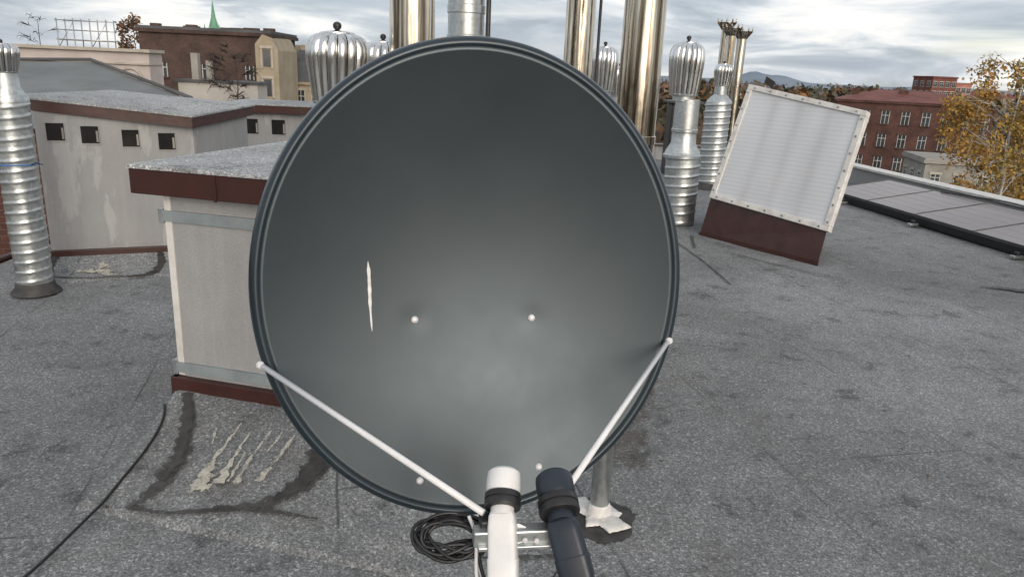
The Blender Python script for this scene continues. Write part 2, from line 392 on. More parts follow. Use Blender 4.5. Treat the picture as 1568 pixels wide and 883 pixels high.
RZ=[(-17,12.0,1.15),(-8.4,15.0,1.52),(-5.65,13.0,.98),(-5.3,9.0,.80),(-17,8.0,.6)]
mesh('roof',RZ,[(0,4,3,2,1)],NR,e)
mesh('roof_far_slope',[(-17,12.0,1.15),(-8.4,15.0,1.52),(-5.65,13.0,.98),(-9,19,.7),(-17,17,.5)],[(0,1,4),(1,2,3),(1,3,4)],NR,e)
tube('roof_verge_trim',[(-17,11.98,1.19),(-8.4,14.98,1.56),(-5.62,12.98,1.02)],.035,SLATE,e,6)
hexa('walls',[(-16.8,8.2,GZ),(-5.45,9.2,GZ),(-5.8,12.8,GZ),(-16.8,16,GZ)],[(-16.8,8.2,.58),(-5.45,9.2,.79),(-5.8,12.8,.9),(-16.8,16,.5)],BRK,e)

# ------------------------------------------------------------------ roof deck (our building)
e=empty('flat_roof',(0,6,GZ))
def lerp(a,b,t): return a+(b-a)*t
V=[];F=[];nx,ny=60,90
for j in range(ny+1):
    y=-3+19.5*j/ny
    xl=-4.25-.03*max(0,y-5.9); xr=7.7-.03*(y+3) if y<2 else lerp(7.55,6.0,(y-2)/14.5)
    for i in range(nx+1):
        x=lerp(xl,xr,i/nx)
        V.append((x,y,.012*noise.noise((x*.9,y*.9,3))+.004*noise.noise((x*4,y*4,1))-.012))
for j in range(ny):
    for i in range(nx): a=j*(nx+1)+i; F.append((a,a+1,a+nx+2,a+nx+1))
mesh('felt_deck',V,F,FELT,e,True)
hexa('masonry',[(p[0],p[1],GZ) for p in ((-4.24,-3),(7.6,-3),(6.0,16.4),(-4.5,16.4))],[(p[0],p[1],-.08) for p in ((-4.24,-3),(7.6,-3),(6.0,16.4),(-4.5,16.4))],BRK,e)
tube('left_edge_trim',[(-4.27,-3,.0),(-4.3,6,.0),(-4.58,16.5,0)],.03,BROWN,e,8)
def strip(name,a,b,wd,h,m,z0=0,par=None):
    a=Vector((*a,z0+h/2)); b=Vector((*b,z0+h/2)); d=b-a; return box(name,(a+b)/2,(d.length,wd,h),m,par,math.atan2(d.y,d.x))
pe=empty('parapet_wall',(6.5,9,0))
strip('upstand',(7.9,-.5),(5.9,15.8),.2,.30,REND2,-.02,pe)
strip('coping',(7.92,-.6),(5.88,15.9),.30,.035,FRAME,.285,pe)
strip('rear_upstand',(-4.5,16.2),(6.0,16.2),.2,.3,REND,-.02,pe); strip('rear_coping',(-4.55,16.2),(6.05,16.2),.3,.035,BROWN,.285,pe)

# ------------------------------------------------------------------ ribbons
def ribbon(name,pts,wds,zf,m,par,off=.004,jit=.25,n=10):
    P=smoothpts([(a,b,0) for a,b in pts],n); V=[];F=[]
    for i,p in enumerate(P):
        t=i/(len(P)-1); k=t*(len(wds)-1); w=lerp(wds[int(k)],wds[min(int(k)+1,len(wds)-1)],k-int(k))
        d=(P[min(i+1,len(P)-1)]-P[max(i-1,0)]).normalized(); nn=Vector((-d.y,d.x,0))
        for s in(-1,-.33,.33,1):
            q=p+nn*s*w/2*(1+jit*(noise.noise((p.x*40+s*7,p.y*40,i*.3))*2 if abs(s)==1 else 0)); V.append((q.x,q.y,zf(q.x,q.y)+off))
    for i in range(len(P)-1):
        for k in range(3): a=i*4+k; F.append((a,a+1,a+5,a+4))
    return mesh(name,V,F,m,par,True)

# ------------------------------------------------------------------ ventilation blocks
A=R(-14); dv=Vector((math.cos(A),math.sin(A),0)); nv=Vector((-dv.y,dv.x,0)); O=Vector((-1.57,3.27,0))
e=empty('ventilation_chimney_block',(-1,3.7,0))
def on(u,w,z): 
    p=O+dv*u+nv*w; return (p.x,p.y,z)
def yb(name,u0,u1,w0,w1,z0,z1,m,par,bev=0):
    c=on((u0+u1)/2,(w0+w1)/2,(z0+z1)/2); return box(name,c,(u1-u0,w1-w0,z1-z0),m,par,A,bev)
yb('rendered_body',0,1.25,0,1.1,0,1.10,REND2,e)
yb('corner_lath',-.004,.030,-.006,.03,.24,1.10,FRAME,e)
yb('cap_fascia',-.10,1.36,-.09,1.2,1.115,1.225,BROWN,e,.004)
yb('cap_fascia_joint',.32,.335,-.094,-.088,1.11,1.227,BROWN,e)
yb('cap_felt',-.105,1.365,-.095,1.205,1.2255,1.242,FELT2,e)
yb('upper_strap',-.012,1.255,-.013,.004,.985,1.035,STRAP,e)
yb('upper_strap_end',-.03,-.008,-.016,.03,.975,1.04,GALV,e)
yb('lower_strap',-.006,1.255,-.016,.004,.255,.305,STRAP,e)
yb('lower_strap_end',-.025,-.006,-.016,.03,.245,.315,GALV,e)
yb('base_flashing',-.03,1.27,-.035,.0,.12,.235,BROWN,e,.003)
yb('base_flashing_side',-.036,-.001,-.03,1.1,.12,.235,BROWN,e,.003)
def flz(x,y):
    p=Vector((x,y,0))-O; w=-p.dot(nv)-.03; u=p.dot(dv)-.24*max(w,0)
    t=min(max(w/.72,0),1); s=1
    if u<.0: s=max(0,1-(-u)/.12)
    if u>1.2: s=max(0,1-(u-1.2)/.3)
    return .165*(1-t)**1.25*s*s*(3-2*s)
V=[];F=[];nx,ny=64,44
for j in range(ny+1):
    for i in range(nx+1):
        w=.02-.80*j/ny; u=-.13+.24*max(-w,0)+1.70*i/nx
        p=on(u,w,0); edge=min(i,nx-i,ny-j)
        V.append((p[0],p[1],flz(p[0],p[1])+.008*noise.noise((p[0]*7,p[1]*7,0))*(edge>0)+(.006 if edge>1 else -.02)))
for j in range(ny):
    for i in range(nx): a=j*(nx+1)+i; F.append((a+nx+1,a+nx+2,a+1,a))
mesh('felt_upstand',V,F,FELT,e,True)
zz=lambda x,y: flz(x,y)+.012
ribbon('tar_seam',[(-1.52,3.20),(-1.45,3.05),(-1.395,2.88),(-1.375,2.74),(-1.39,2.60),(-1.45,2.48)],[.05,.06,.065,.08,.06,.03],zz,TARS,e,.006,.5)
ribbon('tar_seam',[(-1.52,3.20),(-1.45,3.05),(-1.395,2.88),(-1.375,2.74),(-1.38,2.64)],[.025,.04,.04,.045,.02],zz,TAR,e,.008,.6)
ribbon('tar_seam',[(-.74,2.96),(-.76,2.86),(-.77,2.74),(-.83,2.60),(-.94,2.51),(-1.12,2.49)],[.04,.07,.12,.08,.05,.02],zz,TARS,e,.006,.5)
ribbon('tar_seam',[(-.74,2.92),(-.77,2.76),(-.82,2.62),(-.90,2.54)],[.03,.07,.06,.02],zz,TAR,e,.008,.6)
ribbon('tar_seam',[(-1.44,2.50),(-1.3,2.465),(-1.0,2.49),(-.7,2.44)],[.03,.018,.025,.012],zz,TARS,e,.004,.5)
for k,(a,b,wd) in enumerate((((-1.195,2.90),(-1.225,2.60),[.008,.014,.026,.045,.055]),((-1.12,2.92),(-1.145,2.62),[.006,.010,.016,.025,.036]),((-1.10,2.80),(-1.11,2.63),[.004,.010,.01]),((-1.03,2.93),(-1.08,2.62),[.006,.010,.016,.028]),((-.92,2.90),(-.99,2.63),[.008,.014,.018,.028]),((-.98,2.93),(-1.01,2.8),[.005,.010,.005]),((-1.28,2.95),(-1.26,2.85),[.006,.012]),((-1.18,2.98),(-1.19,2.9),[.006,.012]),((-1.25,2.61),(-1.17,2.60),[.045,.03]))):
    m_=((a[0]+b[0])/2+random.uniform(-.008,.008),(a[1]+b[1])/2)
    ribbon('lime_streak',[a,m_,b],wd,zz,CREAM,e,.011,.9)
e=empty('ventilation_chimney_block',(-3.2,6.4,0))
bA=[(-3.76,5.82),(-2.72,6.26),(-2.62,7.25),(-3.72,7.1)]
hexa('rendered_body',[(x,y,0) for x,y in bA],[(x,y,z) for (x,y),z in zip(bA,(1.28,1.16,1.18,1.26))],REND,e)
cA=[(-3.90,5.76),(-2.68,6.17),(-2.58,7.32),(-3.9,7.3)]; cz=(1.265,1.135,1.18,1.26)
hexa('cap_fascia',[(x,y,z) for (x,y),z in zip(cA,cz)],[(x,y,z+.085) for (x,y),z in zip(cA,cz)],BROWN,e)
cB=[(-3.92,5.74),(-2.67,6.155),(-2.565,7.34),(-3.92,7.32)]
hexa('cap_felt',[(x,y,z+.0855) for (x,y),z in zip(cB,cz)],[(x,y,z+.10) for (x,y),z in zip(cB,cz)],FELT2,e)
ba=math.atan2(.44,1.04)
def opening(x,y,z,s,n2,ba,par):
    box('flue_opening',(x+n2.x*.001,y+n2.y*.001,z),(s,.012,s*1.08),DARK,par,ba)
    fr=[]
    for dx,dz,sx,sz in((-s/2-.003,0,.006,s*1.08+.012),(s/2+.003,0,.006,s*1.08+.012),(0,s*.54+.003,s,.006),(0,-s*.54-.003,s,.006)):
        fr.append(((x+math.cos(ba)*dx+n2.x*.004,y+math.sin(ba)*dx+n2.y*.004,z+dz),(sx,.012,sz),ba))
    boxes('flue_reveal',fr,REND,par)
    box('inner_reveal',(x+math.cos(ba)*s*.40+n2.x*.0075,y+math.sin(ba)*s*.40+n2.y*.0075,z-s*.1),(s*.12,.002,s*.7),CONC,par,ba)
for k,t_ in enumerate((.12,.33,.585,.82)):
    opening(lerp(-3.76,-2.72,t_),lerp(5.82,6.26,t_),lerp(1.10,1.0,t_),.125,Vector((.39,-.92,0)),ba,e)
box('base_flashing',(-3.235,6.015,.115),(1.16,.05,.05),BROWN,e,ba,.003)
def flz2(x,y):
    d=Vector((x+3.76,y-5.82)); w=(d.x*.44-d.y*1.04)/1.129
    t=min(max(w/.42,0),1); return .11*(1-t)**1.7
V=[];F=[];nx,ny=30,16
for j in range(ny+1):
    for i in range(nx+1):
        u=-.02+1.2*i/nx; w=-.0+.48*j/ny
        x=-3.76+u*.921+w*.39; y=5.82+u*.39-w*.921
        V.append((x,y,flz2(x,y)+(.006 if j<ny else -.02)))
for j in range(ny):
    for i in range(nx): a=j*(nx+1)+i; F.append((a+nx+1,a+nx+2,a+1,a))
mesh('felt_upstand',V,F,FELT,e,True)
zz2=lambda x,y: flz2(x,y)+.008
ribbon('tar_seam',[(-3.72,5.78),(-3.66,5.62),(-3.60,5.46)],[.06,.05,.07],zz2,TAR,e,.006,.5)
ribbon('tar_seam',[(-3.0,6.08),(-2.92,5.9),(-2.92,5.7),(-3.05,5.6)],[.05,.06,.07,.04],zz2,TAR,e,.006,.5)
ribbon('tar_seam',[(-3.62,5.50),(-3.3,5.52),(-3.05,5.62)],[.02,.02,.02],zz2,TARS,e,.005,.5)
ribbon('lime_streak',[(-3.46,5.62),(-3.28,5.66),(-3.16,5.60)],[.03,.08,.04],zz2,CREAM,e,.009,.9)
ribbon('lime_streak',[(-3.36,5.78),(-3.26,5.76)],[.04,.06,.03],zz2,CREAM,e,.009,.9)
e=empty('ventilation_chimney_block',(-2.4,9.3,0))
box('rendered_body',(-2.25,9.5,.55),(2.2,.9,1.1),REND,e,R(3)); box('cap_fascia',(-2.3,9.48,1.14),(2.5,1.1,.085),BROWN,e,R(3)); box('cap_felt',(-2.3,9.48,1.191),(2.52,1.12,.016),FELT2,e,R(3))
for x in(-3.2,-2.88,-2.52,-2.2,-1.8):
    opening(x,9.05+(x+2.25)*.052,.93,.16,Vector((.052,-1,0)),R(3),e)

# ------------------------------------------------------------------ ducts and cowls
def duct(name,x,y,z0,z1,r,par,pitch=.07,amp=.006,m=GALV):
    seg=36; nz=int((z1-z0)/.009); V=[];F=[]
    for j in range(nz+1):
        z=z0+(z1-z0)*j/nz
        for k in range(seg):
            th=2*math.pi*k/seg; fr=((z-z0)/pitch-k/seg)%1.0
            rr=r+amp*math.exp(-((fr-.5)/.11)**2)+.004*noise.noise((k*.5,z*5,x))
            V.append((x+rr*math.cos(th),y+rr*math.sin(th),z))
    for j in range(nz):
        for k in range(seg): F.append((j*seg+k,j*seg+(k+1)%seg,(j+1)*seg+(k+1)%seg,(j+1)*seg+k))
    return mesh(name,V,F,m,par,True)
def turbine(x,y,z0,z1,r,par,blades=16,neck=.6,ball=True):
    h=z1-z0
    pr0=[(.80,.07),(.85,.18),(.89,.30),(.93,.42),(.965,.53),(.99,.63),(1.0,.71),(.985,.78),(.93,.845),(.83,.895),(.68,.93),(.5,.95)]
    prof=[(r*a,h*b) for a,b in pr0]; n_=len(prof)
    V=[];F=[]
    for b in range(blades):
        a0=2*math.pi*b/blades; n=len(V); st=2*math.pi/blades
        for i,(pr,pz) in enumerate(prof):
            tw=.12*(i/n_)
            for s,(da,rf) in enumerate(((0,.92),(.18*st,.98),(.47*st,1.0),(.76*st,.985),(.97*st,.88))):
                a=a0+da+tw; V.append((x+pr*rf*math.cos(a),y+pr*rf*math.sin(a),z0+pz))
        for i in range(n_-1):
            for s in range(4): q=n+i*5+s; F.append((q,q+1,q+6,q+5))
    mesh('turbine_blades',V,F,TURB,par,True)
    revolve('turbine_core',[(r*.62,h*.08),(r*.80,h*.5),(r*.72,h*.80),(r*.5,h*.9)],(x,y,z0),BLADEIN,par,16)
    revolve('turbine_top',[(r*.56,h*.925),(r*.55,h*.955),(r*.3,h*.975),(.01,h*.985)],(x,y,z0),TURB,par,20)
    revolve('turbine_base_ring',[(r*neck,-.02),(r*neck,h*.05),(r*.80,h*.06),(r*.82,h*.09),(r*.6,h*.10)],(x,y,z0),GALV,par,28)
    if ball: revolve('bearing_knob',[(.01,0),(r*.08,.008),(r*.13,r*.10),(r*.14,r*.18),(r*.10,r*.25),(.004,r*.28)],(x,y,z1-.012),BLACK,par,12)
e=empty('ventilation_duct',(-3.50,5.18,0))
duct('spiral_pipe',-3.50,5.18,.0,1.36,.118,e,.072,.0065)
revolve('roof_collar',[(.165,0),(.155,.015),(.132,.04),(.127,.07),(.118,.08)],(-3.50,5.18,-.005),TAR,e)
revolve('reducer',[(.122,0),(.122,.03),(.078,.10),(.078,.2)],(-3.50,5.18,1.35),GALV,e)
turbine(-3.50,5.18,1.53,1.74,.105,e,14,.7)
tube('blue_tie',[(-3.50+.126*math.cos(a/12*math.pi),5.18+.126*math.sin(a/12*math.pi),.93) for a in range(24)],.005,pm('blue_tie',(.05,.15,.4),(.07,.2,.5),5,.5),e,6,True)
tube('tie_wire',[(-3.38,5.14,.93),(-3.33,5.12,.95),(-3.28,5.11,.94)],.004,CABLE,e,5)
e=empty('turbine_ventilator',(-1.155,4.85,0)); turbine(-1.155,4.85,1.42,1.90,.198,e,18,.6); revolve('pipe',[(.13,0),(.13,1.42)],(-1.155,4.85,0),GALV,e)
e=empty('turbine_ventilator',(-1.13,6.3,0)); turbine(-1.13,6.3,1.42,1.90,.18,e,16,.6); revolve('pipe',[(.11,0),(.11,1.42)],(-1.13,6.3,0),GALV,e)
e=empty('turbine_ventilator',(1.93,8.95,0)); turbine(1.90,8.95,1.46,2.12,.205,e,16,.6)
duct('spiral_pipe',1.98,8.95,0,.80,.205,e,.11,.008)
revolve('flange',[(.205,0),(.225,.01),(.225,.04),(.21,.05),(.2,.08),(.145,.18),(.145,.30),(.155,.31),(.155,.34),(.145,.35),(.14,.68)],(1.96,8.95,.78),GALV,e)
e=empty('turbine_ventilator',(1.17,11,0)); turbine(1.17,11,1.42,2.1,.20,e,16,.6); revolve('pipe',[(.13,0),(.13,1.42)],(1.17,11,0),GALV,e)
e=empty('turbine_ventilator',(1.5,12,0)); turbine(1.52,12,1.35,1.85,.13,e,14,.6); revolve('pipe',[(.11,0),(.11,1.35)],(1.52,12,0),GALV,e)
e=empty('turbine_ventilator',(3.14,12.1,0)); turbine(3.16,12.1,1.58,1.95,.145,e,14,.6)
duct('spiral_pipe',3.14,12.1,0,1.35,.20,e,.10,.009); revolve('reducer',[(.2,0),(.19,.03),(.10,.12),(.10,.25)],(3.15,12.1,1.35),GALV,e)
revolve('roof_collar',[(.32,0),(.28,.05),(.21,.10)],(3.14,12.1,-.01),TAR,e)
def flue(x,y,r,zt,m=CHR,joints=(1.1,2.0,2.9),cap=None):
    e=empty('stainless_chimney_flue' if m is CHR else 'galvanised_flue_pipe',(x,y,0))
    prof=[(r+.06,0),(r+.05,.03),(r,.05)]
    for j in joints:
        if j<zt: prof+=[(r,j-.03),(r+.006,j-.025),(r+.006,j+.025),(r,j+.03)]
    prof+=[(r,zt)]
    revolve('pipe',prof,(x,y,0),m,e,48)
    if cap=='coronet':
        revolve('cowl_cone',[(r,0),(r*2.1,.12),(r*2.1,.135),(r*.4,.10)],(x,y,zt),m,e,16)
        tubes('cowl_spikes',[([(x+r*2*math.cos(a),y+r*2*math.sin(a),zt+.13),(x+r*2.1*math.cos(a),y+r*2.1*math.sin(a),zt+.2)],.008) for a in [k*math.pi/5 for k in range(10)]],m,e)
    else:
        revolve('rain_cap',[(r*.9,.0),(r*.9,.02)],(x,y,zt),m,e); revolve('rain_hat',[(r*1.7,.0),(r*1.6,.02),(.02,.13)],(x,y,zt+.14),m,e)
        tubes('cap_legs',[([(x+r*.95*math.cos(a),y+r*.95*math.sin(a),zt-.05),(x+r*1.2*math.cos(a),y+r*1.2*math.sin(a),zt+.15)],.006) for a in(0,2.1,4.2)],m,e)
    return e
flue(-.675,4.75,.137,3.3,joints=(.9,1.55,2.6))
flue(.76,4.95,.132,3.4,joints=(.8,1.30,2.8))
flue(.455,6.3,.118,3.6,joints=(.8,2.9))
flue(-.41,5.6,.130,3.5,GALV,joints=(.9,1.9,2.1,3.0))
e=empty('drain_pipe',(-.25,5.55,0)); tube('pipe',[(-.25,5.55,0),(-.25,5.55,3.5)],.018,BLACK,e)
e=empty('cable_conduit',(.9,6.4,0)); tube('conduit',[(.60,6.2,0),(.60,6.2,3.1)],.012,BLACK,e)
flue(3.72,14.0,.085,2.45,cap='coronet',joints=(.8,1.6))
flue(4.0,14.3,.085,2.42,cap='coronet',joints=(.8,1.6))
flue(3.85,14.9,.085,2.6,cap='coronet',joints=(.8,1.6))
e=empty('roof_fan_box',(2.9,13.5,0)); box('casing',(2.95,13.8,.62),(.5,.5,1.25),BLACK,e,0,.02); box('lid',(2.95,13.8,1.28),(.62,.62,.05),BLACK,e,0,.01)

# ------------------------------------------------------------------ roof hatch with raised polycarbonate lid
e=empty('roof_hatch',(3.0,8.2,0))
LB=Vector((2.18,8.3,.42)); RB=Vector((3.06,7.1,.32)); TL=Vector((2.554,8.6,1.66)); TR=Vector((3.379,7.4,1.46))
ux=(RB-LB).normalized(); uy=(TL-LB).normalized(); nn=ux.cross(uy).normalized()
if nn.y>0: nn=-nn
def lid(u,v,w=0):
    p=LB.lerp(RB,u).lerp(TL.lerp(TR,u),v); return p+nn*w
t=NT('multiwall_polycarbonate')
wv=t.n.new('ShaderNodeTexWave'); wv.bands_direction='Z'; wv.inputs['Scale'].default_value=7.5
t.l(t.mapping(),wv.inputs['Vector'])
cc=t.ramp(wv.outputs['Fac'],[(.1,(.80,.83,.87)),(.8,(.87,.89,.91))])
cc=t.mix(1,cc,t.ramp(t.noise(1.3,4,.5,t.mapping(scale=(2.5,2.5,.6))),[(.35,.92),(.6,1.)]),'MULTIPLY')
t.col(cc); t.rough(.3)
tr=t.n.new('ShaderNodeBsdfTranslucent'); t.l(cc,tr.inputs['Color']); mx=t.n.new('ShaderNodeMixShader'); mx.inputs[0].default_value=.42
t.l(t.p.outputs[0],mx.inputs[1]); t.l(tr.outputs[0],mx.inputs[2]); t.l(mx.outputs[0],t.out.inputs['Surface']); POLY=t.m
mesh('polycarbonate_sheet',[lid(.03,.03),lid(.97,.03),lid(.97,.97),lid(.03,.97)],[(0,1,2,3)],POLY,e)
def bar(name,u0,v0,u1,v1,w0,w1,m):
    q=[(u0,v0),(u1,v0),(u1,v1),(u0,v1)]
    o=hexa(name,[lid(a,b,w0) for a,b in q],[lid(a,b,w1) for a,b in q],m,e); b=o.modifiers.new('b','BEVEL'); b.width=.004; return o
bar('lid_frame_bottom',0,0,1,.045,-.05,.02,FRAME); bar('lid_frame_top',0,.955,1,1,-.05,.02,FRAME)
bar('lid_frame_left',0,.0455,.045,.9545,-.05,.02,FRAME); bar('lid_frame_right',.955,.0455,1,.9545,-.05,.02,FRAME)
for u in(.28,.50,.73): bar('stiffener',u-.035,.05,u+.035,.95,-.09,-.03,SLATE)
sb=[]
for k in range(7):
    for u,v in(((k+.5)/7,.022),((k+.5)/7,.978),(.022,(k+.5)/7),(.978,(k+.5)/7)): sb.append((lid(u,v,.021),(.018,.018,.018),.5))
boxes('frame_screws',sb,GALV,e)
b0=Vector((2.11,8.30,0)); b1=Vector((2.98,7.06,0)); bk=Vector((.40,.92,0))
q=[b0,b1,b1+bk*1.1,b0+bk*1.1]
t0=[Vector((2.20,8.33,.41)),Vector((3.05,7.13,.315))]; t0+=[t0[1]+bk*1.05,t0[0]+bk*1.05]
hexa('curb',[p+Vector((0,0,-.02)) for p in q],t0,BROWN,e)
c4=(q[0]+q[2])/2
hexa('curb_skirt',[c4.lerp(p,1.012)+Vector((0,0,-.01)) for p in q],[c4.lerp(p,1.004)+Vector((0,0,.03)) for p in q],BROWN,e)
ct=(t0[0]+t0[2])/2
hexa('curb_opening',[ct.lerp(p,.86)-Vector((0,0,.02)) for p in t0],[ct.lerp(p,.86)+Vector((0,0,.004)) for p in t0],DARK,e)
tubes('lid_struts',[([c4+Vector((.1,.2,.35)),lid(.5,.75,-.10)],.014),([c4+Vector((-.2,.3,.35)),lid(.12,.6,-.05)],.012)],GALV,e,8)

# ------------------------------------------------------------------ solar panels
t=NT('solar_cells'); t.col(t.ramp(t.noise(1.2,3,.5),[(.3,(.165,.135,.125)),(.7,(.21,.175,.165))])); t.rough(.22); t.p.inputs['Specular IOR Level'].default_value=.6
SOL=t.m
SFR=pm('panel_aluminium_frame',(.09,.09,.09),(.15,.15,.15),5,.4,.6)
SBB=pm('panel_busbar',(.33,.30,.29),(.40,.37,.36),5,.4,.3)
e=empty('solar_panel_row',(5.8,9,0))
S0=Vector((4.86,11.6,.10)); S1=Vector((6.1,3.5,.10)); sdv=(S1-S0).normalized(); sn=Vector((-sdv.y,sdv.x,0)); 
if sn.x<0: sn=-sn
tilt=R(9); up=Vector((sn.x*math.cos(tilt),sn.y*math.cos(tilt),math.sin(tilt)))
nrm=sdv.cross(up); nrm=nrm if nrm.z>0 else -nrm
def sp(a,b,c=0): return S0+sdv*a+up*b+nrm*c
def slab(V,F,a0,a1,b0,b1,c0,c1):
    n=len(V)
    V+=[sp(a,b,c) for c in(c0,c1) for b in(b0,b1) for a in(a0,a1)]; F+=[tuple(i+n for i in q) for q in BF]
V=[];F=[];V2=[];F2=[];V3=[];F3=[]
for k in range(8):
    a=k*1.04
    slab(V,F,a+.01,a+1.02,.012,1.048,0,.03)
    for q in((a,a+1.03,0,.012),(a,a+1.03,1.048,1.06),(a,a+.01,.012,1.048),(a+1.02,a+1.03,.012,1.048)): slab(V2,F2,*q,0,.035)
    for i in range(1,6): slab(V3,F3,a+.011,a+1.019,i*.1765-.0025,i*.1765+.0025,.03,.0312)
mesh('cells',V,F,SOL,e); mesh('frames',V2,F2,SFR,e); mesh('busbars',V3,F3,SBB,e)
V=[];F=[]
slab(V,F,0,8.3,.02,.05,-.10,-.005); mesh('front_rail',V,F,BLACK,e)
V=[];F=[]
slab(V,F,0,8.3,.9,.95,-.26,-.005); mesh('rear_rail',V,F,GALV,e)
for a,b in((2.2,-.03),(3.9,-.03),(0.6,-.03)):
    p=sp(a,b,.0); revolve('mounting_bracket',[(.03,0),(.03,.07),(.01,.075)],(p.x-.05,p.y,.0),BLACK,e,12); box('bracket_foot',(p.x-.05,p.y,.02),(.12,.07,.03),GALV,e,.2,.004)
e=empty('panel_cable',(6.3,8.5,.3))
tube('cable',smoothpts([sp(1.2,1.03,.04),sp(2.4,1.1,.08),sp(3.2,1.0,.05),sp(4.4,1.08,.05)]),.008,CABLE,e,6)

# ------------------------------------------------------------------ satellite dish
e=empty('satellite_dish',(-.08,1.65,1.21))
yaw=R(12); tl=R(8)
nrmD=Vector((math.sin(yaw)*math.cos(tl),-math.cos(yaw)*math.cos(tl),math.sin(tl)))
aD=Vector((math.cos(yaw),math.sin(yaw),0)); bD=aD.cross(nrmD)*-1
if bD.z<0: bD=-bD
C=Vector((-.0805,1.65,1.213)); HW,HH,DD=.507,.563,.10
BW,BH=HW*.955,HH*.960
bolts=[(-.139,-.090),(.151,-.092),(-.134,-.470),(.160,-.455)]
def dn(a,b):
    q=(a/BW)**2+(b/BH)**2
    z=-DD*(1-q)
    for (ba_,bb_) in bolts: z+=-.0012*math.exp(-((a-ba_)**2+(b-bb_)**2)/.0009)
    z+=.0004*math.exp(-((a-.36)**2+(b+.27)**2)/.006)*math.sin(26*(a+b))
    return z
def D(a,b,n): return C+aD*a+bD*b+nrmD*n
V=[];F=[];seg=128;rings=60
V.append(D(0,0,dn(0,0)))
for j in range(1,rings+1):
    r=j/rings
    for k in range(seg):
        th=2*math.pi*k/seg; a=BW*r*math.cos(th); b=BH*r*math.sin(th); V.append(D(a,b,dn(a,b)))
for k in range(seg): F.append((0,1+k,1+(k+1)%seg))
for j in range(rings-1):
    for k in range(seg): F.append((1+j*seg+k,1+(j+1)*seg+k,1+(j+1)*seg+(k+1)%seg,1+j*seg+(k+1)%seg))
o=mesh('reflector_bowl',V,F,DISH,e,True)
sl=o.modifiers.new('s','SOLIDIFY'); sl.thickness=.0016; sl.offset=0
prof=[(-.001,-.0005),(.002,.003),(.006,.0048),(.011,.0045),(.016,.002),(.020,-.003),(.0235,-.011),(.0255,-.021),(.026,-.032),(.0235,-.038),(.018,-.038)]
V=[];F=[]
for k in range(seg*2):
    th=math.pi*k/seg; ce,se=math.cos(th),math.sin(th)
    nx_,ny_=ce/BW,se/BH; l=math.hypot(nx_,ny_); nx_/=l; ny_/=l
    for (o_,n_) in prof: V.append(D(BW*ce+nx_*o_,BH*se+ny_*o_,n_))
np_=len(prof); S2=seg*2
for k in range(S2):
    for i in range(np_-1): F.append((k*np_+i,k*np_+i+1,((k+1)%S2)*np_+i+1,((k+1)%S2)*np_+i))
mesh('rolled_rim',V,F,RIM,e,True)
for a,b in bolts:
    g=Vector((2*DD*a/BW**2,2*DD*b/BH**2)); ax=(nrmD-aD*g.x-bD*g.y).normalized()
    p=D(a,b,dn(a,b))
    revolve('bolt',[(.0090,-.001),(.0090,.002),(.0074,.0045),(.004,.0062),(.0005,.0068)],p,BOLT,e,14,True,ax)
V=[];F=[]
for i in range(61):
    t_=i/60; b=lerp(.056,-.112,t_); a0=-.2485+.0006*math.sin(t_*7)+.007*t_
    base_=min(t_/.12,1)*(.0035 if t_<.60 else lerp(.0035,.0019,min((t_-.6)/.08,1)))*(min((1-t_)/.15,1)**.6)
    wd=base_*(1+.3*noise.noise((t_*11,2,0)))+.0003
    for s in(-1,0,1): V.append(D(a0+s*wd,b,dn(a0+s*wd,b)+.0012+(.0006 if s==0 else 0)))
for i in range(60):
    for s in range(2): q=i*3+s; F.append((q,q+1,q+4,q+3))
mesh('bird_dropping',V,F,DROP,e,True)
bx=empty('antenna_mast',(.39,2.62,0))
tube('pole',[(.39,2.62,-.02),(.39,2.62,1.35)],.038,GALV,bx,28)
tube('cross_arm',[(.39,2.62,1.15),(.05,1.95,1.15)],.03,GALV,bx,16)
box('clamp',(.39,2.62,1.15),(.12,.12,.10),GALV,bx,R(60),.006)
box('back_bracket',tuple(C-nrmD*.17),(.30,.10,.34),BLACK,e,yaw,.01)
box('tilt_plate',tuple(C-nrmD*.25+Vector((0,0,-.04))),(.10,.16,.2),GALV,e,yaw,.006)
def blob(name,cx,cy,r,z,m,par,n=64,sx=1,sy=1,seed=0,am=.45,fine=.2,th=.01):
    V=[(cx,cy,z+th)];F=[]
    for ring,(rf,zz_) in enumerate(((.3,th),(.6,th),(.85,th*.9),(1,0))):
        for k in range(n):
            a=2*math.pi*k/n; rr=r*rf*(1+rf*(am*noise.noise((math.cos(a)*1.2+seed,math.sin(a)*1.2,seed))+fine*noise.noise((math.cos(a)*5,math.sin(a)*5,seed))))
            V.append((cx+rr*math.cos(a)*sx,cy+rr*math.sin(a)*sy,z+zz_+.004*noise.noise((rr*90,a*4,seed))))
    for k in range(n): F.append((0,1+k,1+(k+1)%n))
    for j in range(3):
        for k in range(n): F.append((1+j*n+k,1+(j+1)*n+k,1+(j+1)*n+(k+1)%n,1+j*n+(k+1)%n))
    return mesh(name,V,F,m,par,True)
